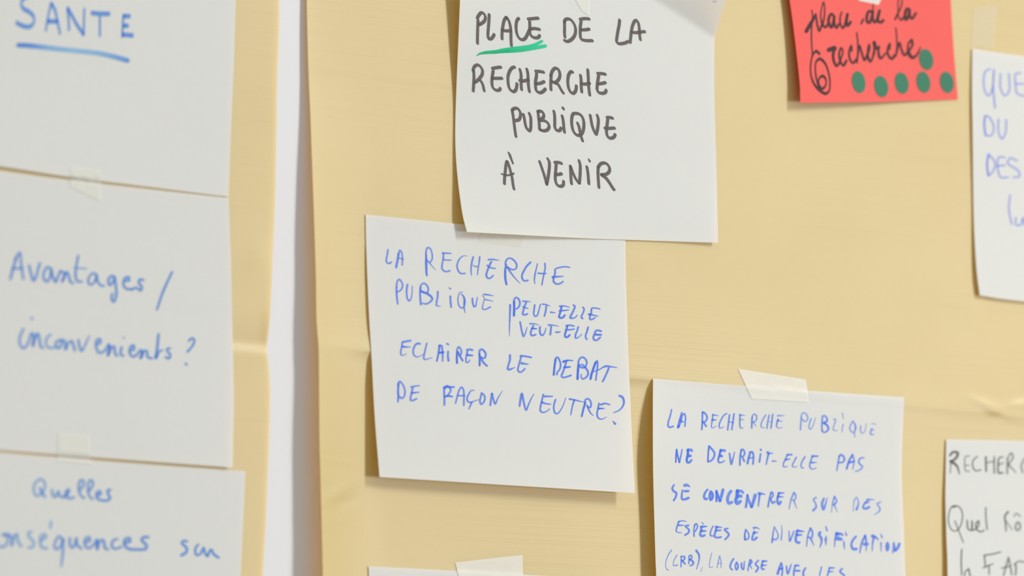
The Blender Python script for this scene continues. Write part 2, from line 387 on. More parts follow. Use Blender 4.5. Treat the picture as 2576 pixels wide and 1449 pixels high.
# ---------------------------------------------------------------- handwriting traced stroke by stroke
INKTEXT = '''
@place 1160 10 8 black 38 22 53
=PLACE
340,320 335,450 330,600 328,790; 325,290 350,235 410,175 460,200 490,270 470,340 420,385 360,415
565,215 560,330 548,480 540,640 555,700 590,705 630,675 665,615
905,275 870,320 840,450 825,560 822,700; 895,285 912,270 950,320 985,420 1000,540 1003,700 1010,835; 825,525 900,540 1000,540
1160,290 1130,320 1108,400 1108,520 1130,620 1180,700 1240,720 1290,690 1340,600 1370,530
1350,305 1440,295 1550,285; 1378,350 1382,430 1380,520 1385,590 1420,650 1480,680 1550,675 1580,635; 1390,500 1480,495 1575,510
@place 1160 10 8 green 0 0 0
=underline
w16>60>84>84>70>60 d1>.8>.5>.3: 312,1040 380,1000 500,978 700,962 850,935 1000,910 1200,885 1400,850 1500,815 1620,752
w30>70>75>70 d.9>.8>.5>.3: 600,990 900,955 1200,930 1450,890 1690,845
@place 1380 10 8 black 38 22 53
=DE
320,365 322,480 320,580 328,665; 318,360 335,320 380,300 440,315 500,380 540,480 540,580 510,660 440,730 370,755 320,735
635,310 720,295 815,300; 655,350 640,450 637,560 640,650 660,710 740,735 880,738; 650,520 740,520 815,505
=LA
1430,325 1420,420 1395,550 1375,680 1370,760 1400,795 1450,800 1540,785 1600,755
1640,775 1650,700 1665,560 1690,440 1730,350 1765,330 1800,370 1820,450 1830,560 1835,640 1845,715; 1670,565 1750,578 1850,565 1935,555
@place 1160 130 6.44 black 30.5 17.7 53
=RECHERCHE
203,310 208,400 205,500 200,580 195,635; 193,310 205,260 235,225 270,215 310,240 345,300 340,370 300,430 255,475 220,495; 305,455 345,520 362,580 372,630
507,272 580,258 643,250; 520,310 508,380 500,450 500,530 520,590 570,625 620,620 635,595; 500,430 590,432 660,430
865,250 830,260 785,320 760,400 760,480 770,560 800,620 850,648 885,620 900,570 905,520
953,290 970,360 972,450 972,530 978,612; 1066,285 1080,350 1085,450 1090,540 1105,645; 950,470 1000,475 1090,458
1210,318 1270,320 1335,332; 1222,340 1220,400 1205,480 1205,560 1220,630 1270,665 1320,650 1365,605; 1215,520 1290,510 1343,485
1458,385 1455,460 1452,530 1455,615; 1452,390 1480,310 1525,268 1575,290 1600,360 1590,430 1555,480 1510,500 1470,480; 1530,510 1570,530 1600,580 1640,650 1655,668
1805,330 1780,325 1745,370 1730,440 1730,520 1745,600 1780,660 1815,675 1850,645 1865,590 1868,555
1935,385 1943,450 1945,540 1953,650; 2052,295 2058,380 2062,480 2068,580 2083,700; 1945,520 2020,525 2080,510
2213,355 2280,355 2335,365; 2228,390 2215,470 2205,550 2205,620 2230,660 2285,675 2335,660 2350,625; 2210,520 2280,515 2335,500
@place 1240 260 6.44 black 30.5 17.7 53
=PUBLIQUE
312,115 330,220 345,340 360,460 372,535; 315,105 355,80 400,85 440,140 445,210 420,265 370,280
495,180 510,250 525,340 550,410 592,445 612,400 615,320 612,230 590,165
730,135 740,230 750,330 755,420; 727,135 760,125 800,140 825,190 805,240 755,265; 765,275 830,280 890,320 910,380 880,430 820,445 770,430
988,130 1000,200 1002,300 1005,390 1030,435 1080,440 1105,400
1122,205 1138,280 1148,380 1158,465; w34: 1128,68 1150,98
1305,165 1285,200 1275,270 1280,360 1300,440 1340,500 1390,520 1440,490 1470,400 1470,290 1440,210 1390,170 1320,162; 1372,322 1395,380 1410,460 1430,540 1452,605
1577,195 1590,270 1610,370 1640,450 1670,500 1690,440 1705,340 1708,260 1690,195
1850,230 1900,230 1938,240; 1860,260 1850,340 1840,420 1845,500 1870,550 1910,565 1960,545 1980,505; 1815,405 1890,405 1968,400
=À
225,945 210,1010 200,1100 190,1200 185,1300; 235,945 260,1010 285,1100 310,1200 325,1310 340,1385; w18>40: 132,1140 165,1152 200,1165 270,1160 330,1140; w18>40>26: 246,790 265,820 285,870 325,975
=VENIR
757,945 790,1040 830,1160 870,1310; 870,1310 890,1220 905,1120 915,1020 910,940 888,900
1003,960 1060,957 1110,972; 1025,985 1018,1080 1010,1180 1015,1260 1045,1325 1100,1345 1140,1320 1145,1265; 1015,1155 1070,1150 1110,1140
1255,1020 1260,1120 1265,1220 1272,1300; 1258,1020 1290,1110 1340,1220 1390,1290; 1400,1290 1410,1190 1415,1080 1412,990 1395,930
1522,1030 1535,1100 1545,1200 1553,1300; w16>34: 1546,898 1570,940
1705,1040 1702,1140 1708,1250 1716,1360; 1705,1035 1740,985 1795,965 1850,985 1890,1050 1880,1110 1830,1150 1760,1155; w50>44>42: 1760,1155 1830,1210 1890,1290 1940,1370 1965,1402
@debate 940 600 6.44 blue 12 12 0
=LA
w24>26: 232,180 222,250 208,320 205,370 230,400 265,400 285,382
w34>36: 405,240 390,340 375,410 365,465; w22: 395,270 425,190 455,230 465,310 462,430; w16: 390,310 440,325 485,335
=RECHERCHE
w22>36>34>26 d.8: 850,260 850,350 852,450 855,540 862,600; w26>20>22: 850,300 850,200 878,145 920,170 948,260 945,340 910,390; w22>16>7 d.7>.3: 850,330 900,390 950,450 1005,512
w24>20: 1115,235 1180,238 1250,240; w24: 1130,235 1128,320 1112,410 1108,490 1140,525 1190,535 1235,520; w20: 1130,340 1190,350 1250,350
w6>22>24>22: 1520,285 1460,280 1410,310 1365,380 1352,450 1370,520 1410,565 1480,565
w26>22>10: 1612,300 1590,390 1578,480 1580,560 1588,600; w24>20>14: 1718,295 1710,380 1695,470 1680,590; w10>20: 1605,430 1640,450 1680,455
w26>24>8: 1860,340 1940,340 2035,355; w30>28>24: 1905,380 1870,450 1840,530 1825,600 1850,640 1890,640 1935,600; w24>18: 1840,435 1890,470 1970,485
w24>34>30 d.8: 2150,420 2135,480 2130,570 2135,660 2152,742; w24: 2135,430 2140,370 2175,325 2220,320 2280,360 2315,420 2310,480 2260,505 2210,490 2165,460; w26>20>7 d.7>.4: 2165,465 2220,550 2290,640 2375,730
@debate 1200 650 6.44 blue 12 12 0
w32>24: 865,65 810,120 760,200 730,270 735,330 770,365 825,355
w14>22>10: 980,85 955,190 935,290 930,360 940,412; w22>18: 1098,80 1105,150 1085,250 1065,350 1050,430; w24>22: 990,240 1050,245 1112,245
w18>28>24: 1500,145 1440,135 1370,140 1270,175 1265,240 1245,310 1240,370 1270,405 1310,415 1360,400 1390,375; w32>16 d.9>.5: 1225,303 1310,295 1395,290
=PEUT-ELLE
w36 d.9: 600,700 602,800 598,925; w26: 600,720 605,660 635,632 675,660 695,720 680,780 640,820
w26>10: 745,695 800,693 865,703; w28: 800,705 770,780 750,850 740,900 770,915 815,900; w26>12: 745,785 790,800 830,815
w26>18: 935,755 925,830 920,900 945,940 975,925 1000,850 1028,745
w26>8: 1065,742 1110,745 1185,770; w28>24: 1125,755 1115,840 1092,935
w28>12: 1195,872 1265,880
w26>12: 1340,775 1410,770 1495,790; w30 d.8: 1370,780 1355,850 1335,920 1330,950 1360,965 1400,950 1420,920; w28>16 d.9>.6: 1340,850 1400,845 1485,835
w24>32>14: 1560,755 1585,775 1565,840 1530,910 1510,960 1540,970 1590,955 1625,920
w22>26: 1715,790 1735,820 1715,890 1690,950 1710,975
w18>28>24: 1990,820 1930,805 1860,810 1850,880 1830,940 1830,985 1860,990 1910,960; w28>16 d.9>.5: 1810,905 1870,915 1955,935
=VEUT-ELLE
w26>26>12: 698,1030 715,1120 735,1220 755,1265 780,1220 810,1120
w26>8: 860,1058 930,1060 1000,1080; w28: 915,1090 885,1150 870,1220 890,1250 950,1235; w30>18 d.9: 890,1135 965,1140
w28>28>12: 1020,1110 1018,1180 1035,1235 1065,1245 1095,1200 1118,1130
w28>10: 1160,1078 1230,1082 1320,1098; w28: 1200,1105 1195,1170 1187,1235
w28>18: 1280,1197 1345,1192
w24: 1440,1090 1500,1082 1570,1095; w30 d.8: 1465,1090 1445,1170 1425,1230 1430,1270 1465,1275 1500,1240; w26>22: 1435,1155 1510,1155 1575,1145
w26>26>10: 1640,1110 1620,1180 1595,1240 1600,1290 1640,1280 1700,1225
w28>22: 1800,1115 1780,1190 1760,1250 1765,1295 1785,1310
w28: 2010,1180 1965,1165 1930,1170 1905,1220 1885,1280 1900,1320 1940,1325 1995,1280; w30>26 d.9: 1915,1235 2010,1238
=bracket
w32>28>18>6: 537,755 535,850 530,1000 525,1150 525,1262
@debate 940 600 6.44 blue 12 12 0
=PUBLIQUE
w26>28>24 d.7: 370,780 370,860 375,940 390,1060; w24: 372,800 378,710 408,662 445,690 470,760 450,820 410,855 375,865
w28>24>12: 548,745 535,820 535,900 545,970 572,1010 600,985 620,900 625,765
w28 d.7: 760,790 752,880 755,960 765,1070; w24: 755,830 765,760 805,725 850,745 885,810 875,870; w34>30>24 d1>.5: 770,855 820,875 870,895 930,940 950,980 910,1030 850,1060 795,1050
w28>24>8: 1038,860 1038,930 1022,1020 1018,1085 1045,1090 1085,1105
w28: 1243,935 1245,1010 1255,1110; w14>24: 1222,798 1245,815
w10>22: 1440,872 1400,870 1375,920 1365,1000 1380,1080 1420,1125 1455,1115; w12>22>34>24>8 d.5>.9>.5: 1410,900 1445,920 1470,980 1470,1060 1465,1120 1485,1208
w26>24>12: 1600,970 1605,1040 1630,1105 1655,1090 1665,1030 1682,950
w26>24>6: 1785,905 1860,912 1945,930; w8>24: 1755,920 1790,960 1785,1020 1765,1090 1765,1140 1800,1150 1850,1130 1890,1110; w20>8: 1810,988 1870,1000 1935,1018
@debate 980 840 6.44 blue 12 12 0
=ECLAIRER
w34>30 d.6: 210,132 270,120 340,108; w26>24>10: 205,150 195,220 182,290 190,340 225,345 275,320; w36>14 d.9>.5: 205,205 270,212 335,210
w34>26>10: 490,160 450,155 410,190 385,260 390,330 430,370 480,365 550,325
w24>24>10: 603,150 580,250 560,340 555,400 580,415 630,400 690,385
w30>26 d.8: 810,190 800,260 785,350 765,440; w30>24: 800,190 840,190 855,260 860,350 858,440; w34 d1: 800,305 870,298
w28>32: 948,285 945,360 955,435; w24>28: 928,155 952,170
w30 d.9: 1095,290 1090,380 1092,472; w24: 1092,320 1095,250 1120,210 1150,240 1165,300 1145,350; w30>26 d.8: 1105,290 1140,360 1185,432
w30: 1253,258 1300,250 1342,262; w28>14: 1265,270 1250,340 1238,410 1245,460 1275,460 1300,420; w32>28 d.9>.6: 1250,340 1340,350
w30 d.9: 1455,330 1460,420 1458,510; w28: 1455,340 1460,270 1490,248 1535,280 1560,330 1540,390 1500,390 1470,365; w32>26: 1480,385 1520,460 1580,518
=LE
w34>28>34>10: 1950,345 1950,420 1930,490 1915,570 1950,575 1990,560 2030,540
w30>26: 2120,355 2200,362 2295,380; w26: 2135,355 2115,430 2090,520 2080,590 2110,620 2150,605 2190,565; w40>16: 2140,475 2180,482 2245,490
=DE
w24>34>24 d.8: 150,780 138,920 142,1010 135,1100; w26: 135,850 145,790 165,770 200,800 240,880 250,950 230,1020 195,1045 165,1015
w30>16: 350,860 420,845 485,838; w28: 375,870 360,950 340,1030 340,1070 375,1078 435,1050; w32>18 d.9>.6: 355,958 475,945
=FAÇON
w30: 885,860 885,960 888,1060 888,1150; w40>44>26 d1>.6: 885,878 930,850 970,862 1045,860; w26: 980,870 990,920 960,970 935,1000; w32>26 d1>.7: 890,1015 950,1005 1015,1015
w22>26: 1068,1125 1090,1040 1120,930 1165,862 1195,900 1205,1000 1203,1155; w24: 1100,1000 1215,1000
w14>26>24>10: 1370,912 1320,920 1280,980 1255,1050 1275,1100 1320,1105 1380,1085 1455,1060; w28>18: 1330,1110 1310,1160 1285,1215
w26: 1490,960 1475,1030 1465,1100 1485,1140 1520,1110 1545,1050 1530,990 1490,955
w30: 1632,1155 1645,1060 1658,965; w30>22>7: 1658,965 1680,1050 1712,1135 1745,1060 1790,980 1830,920
@debate 1210 850 6.44 blue 12 12 0
=DEBAT
w32 d.9: 1210,345 1195,430 1185,520 1178,598; w26: 1200,380 1215,325 1240,312 1275,370 1290,440 1275,510 1235,560 1230,595
w38>18 d.9>.5: 1335,385 1400,365 1485,367; w28: 1385,375 1360,460 1330,550 1305,620 1330,640 1390,630 1455,607; w34>20 d.9: 1350,478 1445,470
w36 d.9: 1580,440 1570,540 1564,665; w26: 1580,460 1580,380 1610,325 1645,312 1690,340 1715,400 1700,450; w40>30: 1690,465 1650,480 1600,465; w20: 1600,440 1640,430 1690,480; w28>28>14: 1690,480 1730,540 1735,590 1700,640 1650,665 1625,640 1625,590
w34 d.9: 1855,400 1820,500 1790,590 1774,665; w28>22: 1850,410 1880,372 1890,430 1880,530 1860,685; w16>18>20>34>26>12: 1800,555 1870,530 1930,505 1990,468 2040,458 2100,465 2200,480
w28: 2075,475 2050,540 2010,630 1972,705
=NEUTRE?
w28>38>28>22>8: 625,1105 640,1000 662,905 690,1030 732,1170 770,1080 820,970 860,905
w26>28>14: 1010,915 985,1020 965,1110 962,1180 1000,1208 1060,1190 1115,1150; w34>18: 1025,947 1160,947; w34>16: 985,1042 1050,1065 1130,1075
w26>24>10: 1208,1000 1185,1070 1180,1150 1200,1215 1240,1225 1290,1170 1340,1070 1375,970
w30>22>8: 1435,990 1520,1005 1600,1025 1670,1040; w28>18: 1510,1010 1480,1110 1455,1245
w32>28 d.8: 1690,1050 1660,1150 1632,1270; w26: 1680,1060 1695,1000 1730,985 1765,1010 1785,1080 1770,1125 1740,1120; w30>10: 1720,1095 1750,1170 1785,1230 1820,1255
w26>24>8: 1912,1060 1895,1150 1880,1230 1895,1290 1940,1315 1990,1305 2030,1280; w34>20: 1945,1080 2010,1062 2085,1080; w32>14 d.9: 1905,1145 1995,1142
w36>30>14: 2245,938 2290,960 2315,1030 2300,1100 2240,1170 2150,1210; w8>36: 2133,1345 2172,1390
@species 1660 1010 6.44 blue 12 12 0
=LA
w20>26>28: 190,130 165,240 135,340 135,400 160,418 215,402
w18>24>34 d.8: 355,175 330,260 310,340 292,420; w34: 345,300 300,415; w24>22: 345,290 370,215 395,195 412,230 412,320 405,400; w22: 330,318 380,332
=RECHERCHE
w24 d.8: 690,170 688,270 685,360 678,455; w30>26: 692,172 730,190 765,260 740,320 695,340; w28: 705,330 750,402
w24>12: 855,212 945,230; w22>10: 860,215 850,300 838,370 838,420 870,425 910,395; w28>16 d.8: 845,300 910,297
w22>22>12: 1080,195 1030,230 990,300 960,380 970,430 1035,410
w24: 1128,215 1115,320 1098,460; w24: 1200,200 1185,320 1165,455; w14: 1110,325 1195,345
w22>8: 1290,215 1380,228; w24>14: 1300,215 1295,310 1295,390 1310,430 1345,425; w12: 1300,290 1355,295
w24>22 d.7: 1495,250 1490,340 1488,430; w18 d.5: 1495,250 1520,205 1555,215 1570,270 1545,320 1505,335; w18>7 d.4>.2: 1510,330 1560,400
w20>12 d.4: 1715,220 1670,290 1640,370 1645,415 1690,422
w20 d.5: 1770,220 1750,320 1733,435; w22 d.5: 1828,205 1815,320 1800,430; w10 d.3: 1750,330 1820,325
w26>8 d.4: 1910,230 2015,228; w26>16>10 d.7>.3: 1915,290 1895,360 1892,405 1920,430 1980,418; w24>6 d.6>.2: 1905,305 1990,325
@species 1900 1010 6.44 blue 12 12 0
=PUBLIQUE
w20 d.5: 745,240 738,340 730,460; w18 d.4: 745,250 760,195 790,180 830,210 850,270 820,320 785,320 765,285
w20>10 d.4: 905,275 880,350 870,420 890,450 920,420 950,350 975,265
w24 d.6: 1090,235 1080,350 1080,470; w20>30>22 d.4>.9>.5: 1090,240 1120,228 1160,270 1160,320 1105,345 1160,380 1185,440 1160,480 1110,500 1080,470
w18>12 d.4: 1270,290 1300,285 1290,350 1265,420 1270,465 1325,470
w18>8 d.4: 1425,370 1410,430 1408,500; w16>8 d.2: 1410,190 1420,230 1430,285
w18 d.4: 1580,315 1550,370 1530,430 1560,490 1600,500; w18>24>8 d.4>.8>.3: 1580,315 1615,370 1625,430 1605,500 1615,580
w18>8 d.4: 1710,395 1705,470 1730,515 1770,490 1800,360
w16>6 d.2: 1890,360 1920,358 1960,385; w24>14 d.5: 1890,440 1870,480 1865,520 1890,540 1915,525; w14 d.3: 1880,460 1925,465
@species 1660 1010 6.44 blue 12 12 0
=NE
w20>26>22 d.9: 258,985 262,870 272,775; w22>26 d.8: 272,775 290,880 315,985; w26>18 d.6: 315,985 340,880 360,775
w46 d.5: 452,785 500,785 515,795; w36 d1>.8>.5: 455,780 450,870 435,940 445,985 480,985 510,950; w46 d.6: 460,880 492,880
=DEVRAIT-ELLE
w26>24 d.8: 795,730 785,820 780,900 778,980; w32>28: 797,725 850,780 885,840 870,910 820,965 795,970
w44 d.5: 985,790 1050,795; w36>20 d.9>.5: 985,785 965,870 945,940 955,985 1000,985 1045,960; w40 d.7: 975,880 1003,885
w24>30>14: 1128,840 1140,930 1158,1015 1185,920 1210,820
w30>26 d.7: 1320,780 1300,900 1296,1030; w24: 1315,790 1345,775 1375,840 1345,890 1320,885; w26: 1335,890 1368,970
w32 d.7: 1465,820 1440,910 1418,1005; w28: 1460,820 1495,815 1515,870 1508,1015; w20: 1440,920 1515,905
w26: 1632,850 1612,980; w28: 1632,775 1640,790
w42>14: 1745,825 1770,838 1825,838; w30>18: 1760,845 1740,930 1722,1020
w26>12: 1825,965 1890,965
@species 1900 1010 6.44 blue 12 12 0
w30: 520,862 588,860; w22>14: 520,865 485,940 455,1010 460,1060 515,1050; w34>14 d.8>.4: 490,942 565,930
w22>12: 665,905 630,970 600,1040 620,1062 675,1050
w24>14: 805,895 765,960 740,1030 760,1078 785,1075
w38>22: 925,885 1015,885; w22>14: 925,890 895,970 880,1040 900,1085 935,1095 985,1075; w32>12 d.8>.4: 905,988 995,988
=PAS
w26>20: 1358,900 1340,1000 1320,1120; w30>24 d.7: 1358,890 1385,862 1420,880 1445,940 1410,985 1350,990
w30 d.8: 1575,862 1520,960 1480,1090; w26>14 d.6: 1575,865 1600,950 1580,1100; w34>24 d.9: 1515,990 1605,970
w20>26>22>18: 1760,915 1720,910 1675,960 1690,1010 1735,1050 1710,1095 1625,1135
@species 1660 1190 5.595 blue 12 12 0
=SE
w22>30>26: 198,165 175,215 190,250 230,280 225,330 195,385
w44>40>10 d.5: 350,172 385,170 425,195; w20>36 d.6: 318,240 308,310 312,365 350,370 400,350; w32 d.6: 348,255 400,253
=CONCENTRER
w28>36: 670,232 635,280 622,340 640,365 660,362
w30>38 d.7: 715,262 700,320 715,378 738,350 738,290 715,262
w28 d.8: 795,250 797,395; w30 d.8: 797,260 845,392; w38>40: 845,392 870,310 888,235
w40 d.5: 1000,255 970,300 952,370 970,425 1012,412
w48>24 d.5: 1090,255 1150,255 1175,280; w46 d.9>.5: 1090,250 1085,330 1068,390 1090,428 1130,400; w48 d.5: 1090,322 1140,325
w30: 1210,480 1225,380 1232,310; w24>32: 1232,310 1265,420 1290,475; w40>44: 1290,475 1320,390 1342,310
w40>12: 1395,285 1480,298; w28>16: 1405,300 1395,380 1385,465
w22: 1565,275 1540,370 1522,475; w20: 1560,275 1580,268 1592,320 1550,365; w20>30: 1560,365 1585,422 1615,405
w32>16: 1670,282 1745,280; w28>34 d.6: 1675,285 1655,350 1660,420 1680,438 1700,405; w32>12: 1665,332 1735,335
@species 1900 1190 5.595 blue 12 12 0
w24>18>10 d.4: 545,275 505,370 475,510; w14>20 d.4: 545,275 570,310 560,370 530,380; w18>6 d.4>.2: 540,380 585,500
=SUR
w22>18>34 d.5: 855,345 820,370 850,430 855,480 815,525
w30>36>12 d.5: 965,360 940,430 960,510 985,450 1012,350
w24>18>8 d.5>.2: 1115,330 1090,420 1070,555; w16>26 d.5: 1118,330 1145,400 1105,445; w20>6 d.4>.2: 1110,440 1155,550
=DES
w14>8 d.2: 1392,380 1382,460 1380,545; w16>12>32 d.2>.6: 1390,390 1425,340 1452,430 1425,510
w28>8: 1580,372 1675,375; w20>36: 1580,380 1530,440 1520,490 1560,500 1600,480; w26>10: 1555,420 1610,405
w20>16>22>6 d.4: 1760,410 1715,430 1755,500 1740,540 1665,592
@species 1660 1190 5.595 blue 12 12 0
=ESPÈCES
w20>10: 270,680 320,672 370,680; w22>10: 265,685 240,760 230,820 260,835 305,840; w26>12: 265,735 335,735
w22>26: 405,735 360,745 410,800 400,840 355,872
w16>20: 492,720 480,800 482,890; w18: 485,745 510,710 530,750 500,820
w34>16: 580,757 660,750; w26>34: 590,755 575,820 568,870 590,888 625,877; w32>20: 585,815 645,815; w14>10 d.3: 595,695 615,725
w16>20: 750,745 715,820 715,880 745,885
w32>10: 790,757 875,765; w26: 800,760 780,830 770,890 800,908 860,900; w28>18: 790,810 860,805
w22>26: 955,780 910,790 970,860 960,890 920,932
=DE
w18>30 d.7: 1207,795 1195,870 1197,930; w16>22: 1212,795 1250,860 1245,920 1200,940
w32>8: 1322,772 1360,768 1405,790; w24>32: 1330,820 1305,890 1302,935 1330,937 1362,908; w32>12: 1320,845 1380,835
@species 1900 1190 5.595 blue 12 12 0
=DIVERSIFICATION
w14>24: 268,755 250,850 235,975; w12>26 d.4: 268,755 315,850 320,900 290,935 245,930
w8>18 d.4: 370,735 375,820 365,940
w14>24>16 d.5: 475,815 485,960 515,890 545,815
w40>16: 598,812 680,822; w32>36: 590,810 575,880 572,955 600,980 618,978; w34>22: 588,872 650,870
w24>12: 775,780 740,880 720,1035; w24>20: 775,775 805,830 790,910 740,900; w26>8: 780,920 825,1020
w38>34>14: 912,835 898,862 930,920 932,970 910,1045
w10>34>8: 998,885 992,930 995,1015; w14>20: 993,750 1010,812
w28>8: 1142,840 1120,950 1115,1045; w48>24: 1148,858 1200,856 1232,872; w60>40: 1160,920 1210,932
w12>24>8 d.4: 1245,955 1250,1000 1255,1075; w12>20: 1268,830 1285,878
w30>28>40: 1415,895 1370,950 1352,1020 1380,1070 1420,1068
w28>26>14: 1545,880 1500,980 1470,1125; w30>8: 1545,880 1565,980 1560,1100; w46>30: 1538,1000 1585,1000
w46>14: 1650,885 1690,900 1732,940; w30>8: 1668,900 1650,1000 1645,1100
w22>8 d.4: 1770,980 1770,1105; w12>22 d.4: 1768,860 1785,905
w28: 1860,980 1845,1030 1858,1090 1875,1030 1860,980
w14 d.4: 1935,1125 1948,975; w24>34: 1948,990 1968,1090; w34>36: 1968,1090 2000,1060 2028,995
@species 1660 1190 5.595 blue 12 12 0
=(CRB),
w16>8>14 d.3: 162,1085 110,1170 80,1290 95,1350 120,1365
w14>8>20 d.3: 240,1155 195,1240 192,1300 245,1295
w16: 300,1170 298,1320; w20: 300,1175 345,1175 345,1215 310,1235; w26>20: 315,1232 355,1280
w16: 410,1165 408,1275; w18: 415,1165 440,1155 450,1195 420,1215; w28>18: 425,1215 470,1255 460,1290 425,1303
w30>22>8: 512,1090 550,1150 550,1230 515,1355
w6 d.2: 600,1325 575,1390
=LA
w10 d.15: 730,1125 705,1240 700,1325 745,1320
w14>10 d.3: 842,1165 820,1250 805,1335; w10 d.2: 842,1165 860,1240 862,1330; w10 d.2: 820,1270 870,1272
=COURSE
w26>20: 1035,1208 1000,1270 990,1330 1020,1362
w22: 1080,1255 1062,1310 1080,1362 1102,1310 1080,1255
w24>24>12: 1150,1270 1152,1330 1175,1358 1190,1240
w22>16: 1272,1220 1250,1300 1240,1375; w22: 1275,1222 1295,1250 1260,1290; w18>10: 1265,1290 1295,1345
w22>26: 1385,1230 1345,1280 1385,1330 1352,1388
w32>18: 1448,1240 1505,1240; w24: 1450,1240 1430,1310 1440,1352 1465,1352; w26>14: 1440,1300 1500,1295
=AVEC
w22>38: 1705,1268 1680,1340 1658,1415; w22: 1710,1265 1725,1340 1718,1440; w30: 1685,1350 1720,1345
w20>26>16: 1780,1310 1800,1415 1848,1285
w26: 1905,1300 1952,1302; w24: 1905,1300 1885,1390 1885,1440; w28: 1900,1375 1965,1375
w26: 2048,1338 2020,1390 2020,1445
@species 1900 1190 5.595 blue 12 12 0
=LES
w18: 932,1320 905,1440; w26>18: 1045,1335 1110,1335; w22: 1045,1335 1015,1445; w24>16: 1030,1390 1090,1385; w26: 1222,1345 1192,1380 1255,1445
@sante 0 0 6.44 azure 38 15 95
=SANTE
460,-60 400,-30 355,15 345,75 385,145 470,190 540,260 555,330 520,410 450,435 360,415 268,368
825,65 790,220 765,350 745,480; 835,65 890,160 930,330 970,535; 775,345 925,348
1118,475 1110,300 1095,155; 1095,140 1160,240 1240,390 1350,550; 1355,550 1360,350 1365,160
1485,210 1600,222 1770,225; 1618,250 1618,565
2000,265 1990,400 1980,580; 2000,260 2100,262; 2005,415 2070,418; 1990,560 2150,575
=underline
w70>72>70>70>72 d.7>.7>.25>.1>.15>.35>.55: 300,732 450,738 700,765 1000,800 1300,830 1600,865 1850,920 2062,980
@pros 0 620 4.528 azure 12 12 0
=Avantages
w24 d.7: 118,370 150,250 185,130; w22: 170,150 225,70 240,180 265,370; w22: 140,250 255,250
w24: 330,215 385,390 455,190
w24: 580,250 540,235 500,300 500,370 535,400 570,350 585,260 600,340 635,405 665,330 690,280; w24: 690,280 735,310 710,400; w24: 710,395 760,290 785,340 800,400 830,418
w22>24: 890,105 870,220 860,320 880,395 930,400; w18 d.3: 850,245 980,252
w22: 1100,320 1060,305 1010,360 1010,420 1040,435 1085,390 1100,320 1115,400 1150,445 1185,450
w24: 1300,345 1270,335 1235,380 1250,440 1285,410 1305,345 1320,450 1325,560 1295,630 1270,590 1280,540
w24: 1420,392 1470,385 1465,350 1425,360 1405,420 1430,475 1500,490; w24: 1500,490 1550,470 1605,500 1615,460 1580,410 1595,375 1632,385
=slash
w22>26>22: 1960,290 1890,440 1840,560 1788,718
=inconvénients?
w22: 265,940 225,1040 230,1120 265,1160 310,1120 355,990; w28 d.6: 370,990 385,1030 375,1130; w24: 375,1125 400,1040 430,990 450,1060 465,1140 490,1155; w24 d.3: 360,812 366,825
w22 d.4: 575,1005 535,1040 525,1110 560,1155 620,1150
w24: 690,1065 645,1085 640,1140 670,1158 700,1120 700,1065 735,1075 750,1170; w24: 745,1170 780,1100 820,1080 840,1140 855,1185
w24>22>14: 895,1065 905,1140 930,1190 965,1130 1015,1020
w24: 1090,1112 1140,1100 1140,1055 1105,1065 1095,1140 1130,1210 1190,1190 1240,1115; w28 d.6: 1240,1125 1250,1160 1230,1235; w24: 1230,1240 1270,1150 1300,1140 1310,1210 1330,1245
w24: 1385,1150 1375,1230 1405,1245; w20 d.1: 1408,1036 1413,1045
w24: 1480,1180 1525,1175 1520,1125 1485,1150 1480,1220 1520,1255 1570,1220 1600,1180; w28 d.7: 1610,1190 1625,1210 1605,1265; w24: 1600,1270 1640,1190 1670,1190 1685,1260 1730,1275
w24>28: 1805,1000 1795,1120 1775,1270; w28>18 d.6: 1775,1270 1810,1200 1850,1180
w22: 1935,1160 1905,1165 1905,1190 1940,1235 1925,1275 1885,1260
w22: 2150,1075 2185,1045 2212,1060 2200,1120 2135,1200; w26 d.5: 2117,1336 2123,1343
@effects 0 1180 4.2933 azure 12 12 0
=Quelles
w20 d.4: 430,110 380,150 365,230 395,290 440,270 485,200 475,130 430,105; w22 d.6: 430,205 450,250 485,300
w22 d.5: 560,225 575,290 600,300 630,240 645,290 680,305; w22: 680,305 735,270 742,220 715,240 710,290 740,315 800,305
w20: 850,240 900,180 900,125 870,120 850,190 870,280 910,315; w20: 950,250 1000,180 995,125 965,125 950,200 965,290 1000,325
w24: 1040,290 1085,270 1080,240 1050,250 1045,310 1090,335 1170,335 1188,310 1165,260 1165,228 1192,225
=conséquences
w22 d.5: -20,830 40,840 80,790 75,720 30,710; w24: 30,710 90,705 130,750 125,825; w22 d.4: 130,820 140,760 180,700 195,780 230,835
w22 d.3: 340,675 305,690 315,730 365,790 350,845 305,845
w22 d.4: 440,772 495,735 485,705 445,720 435,790 460,850 510,855; w22 d.2: 552,565 543,635
w22 d.5: 680,760 640,725 600,780 590,850 620,865 660,820 678,760; w26>18 d.6>.3: 680,760 680,880 670,980 662,1050
w22: 755,745 755,820 780,850 810,810 825,745 835,820 880,860; w22: 915,790 970,775 960,735 925,750 915,810 950,855 1010,820 1045,760
w24: 1050,770 1050,865; w24: 1050,860 1070,790 1110,765 1125,800 1135,850 1165,868
w22: 1265,755 1225,770 1205,820 1235,860 1310,840; w26: 1340,800 1405,780 1395,745 1350,760 1345,820 1390,860 1480,868 1575,860 1580,820 1530,765 1550,735 1600,735
=sur
w22>28: 2020,780 1980,775 1965,800 2015,850 2010,900 1960,930
w22: 2140,815 2110,860 2120,925 2160,920 2200,850 2215,910 2240,940; w24: 2240,940 2280,870 2310,920 2360,955
@pink 1990 0 5.5727 dark 22 10.5 95
=place
w44>46>34>20: 212,440 260,355 310,270 345,200; w14>18>16: 290,140 302,220 290,350 285,500 290,650 300,770; w24: 345,200 355,270 370,360 395,435 430,350
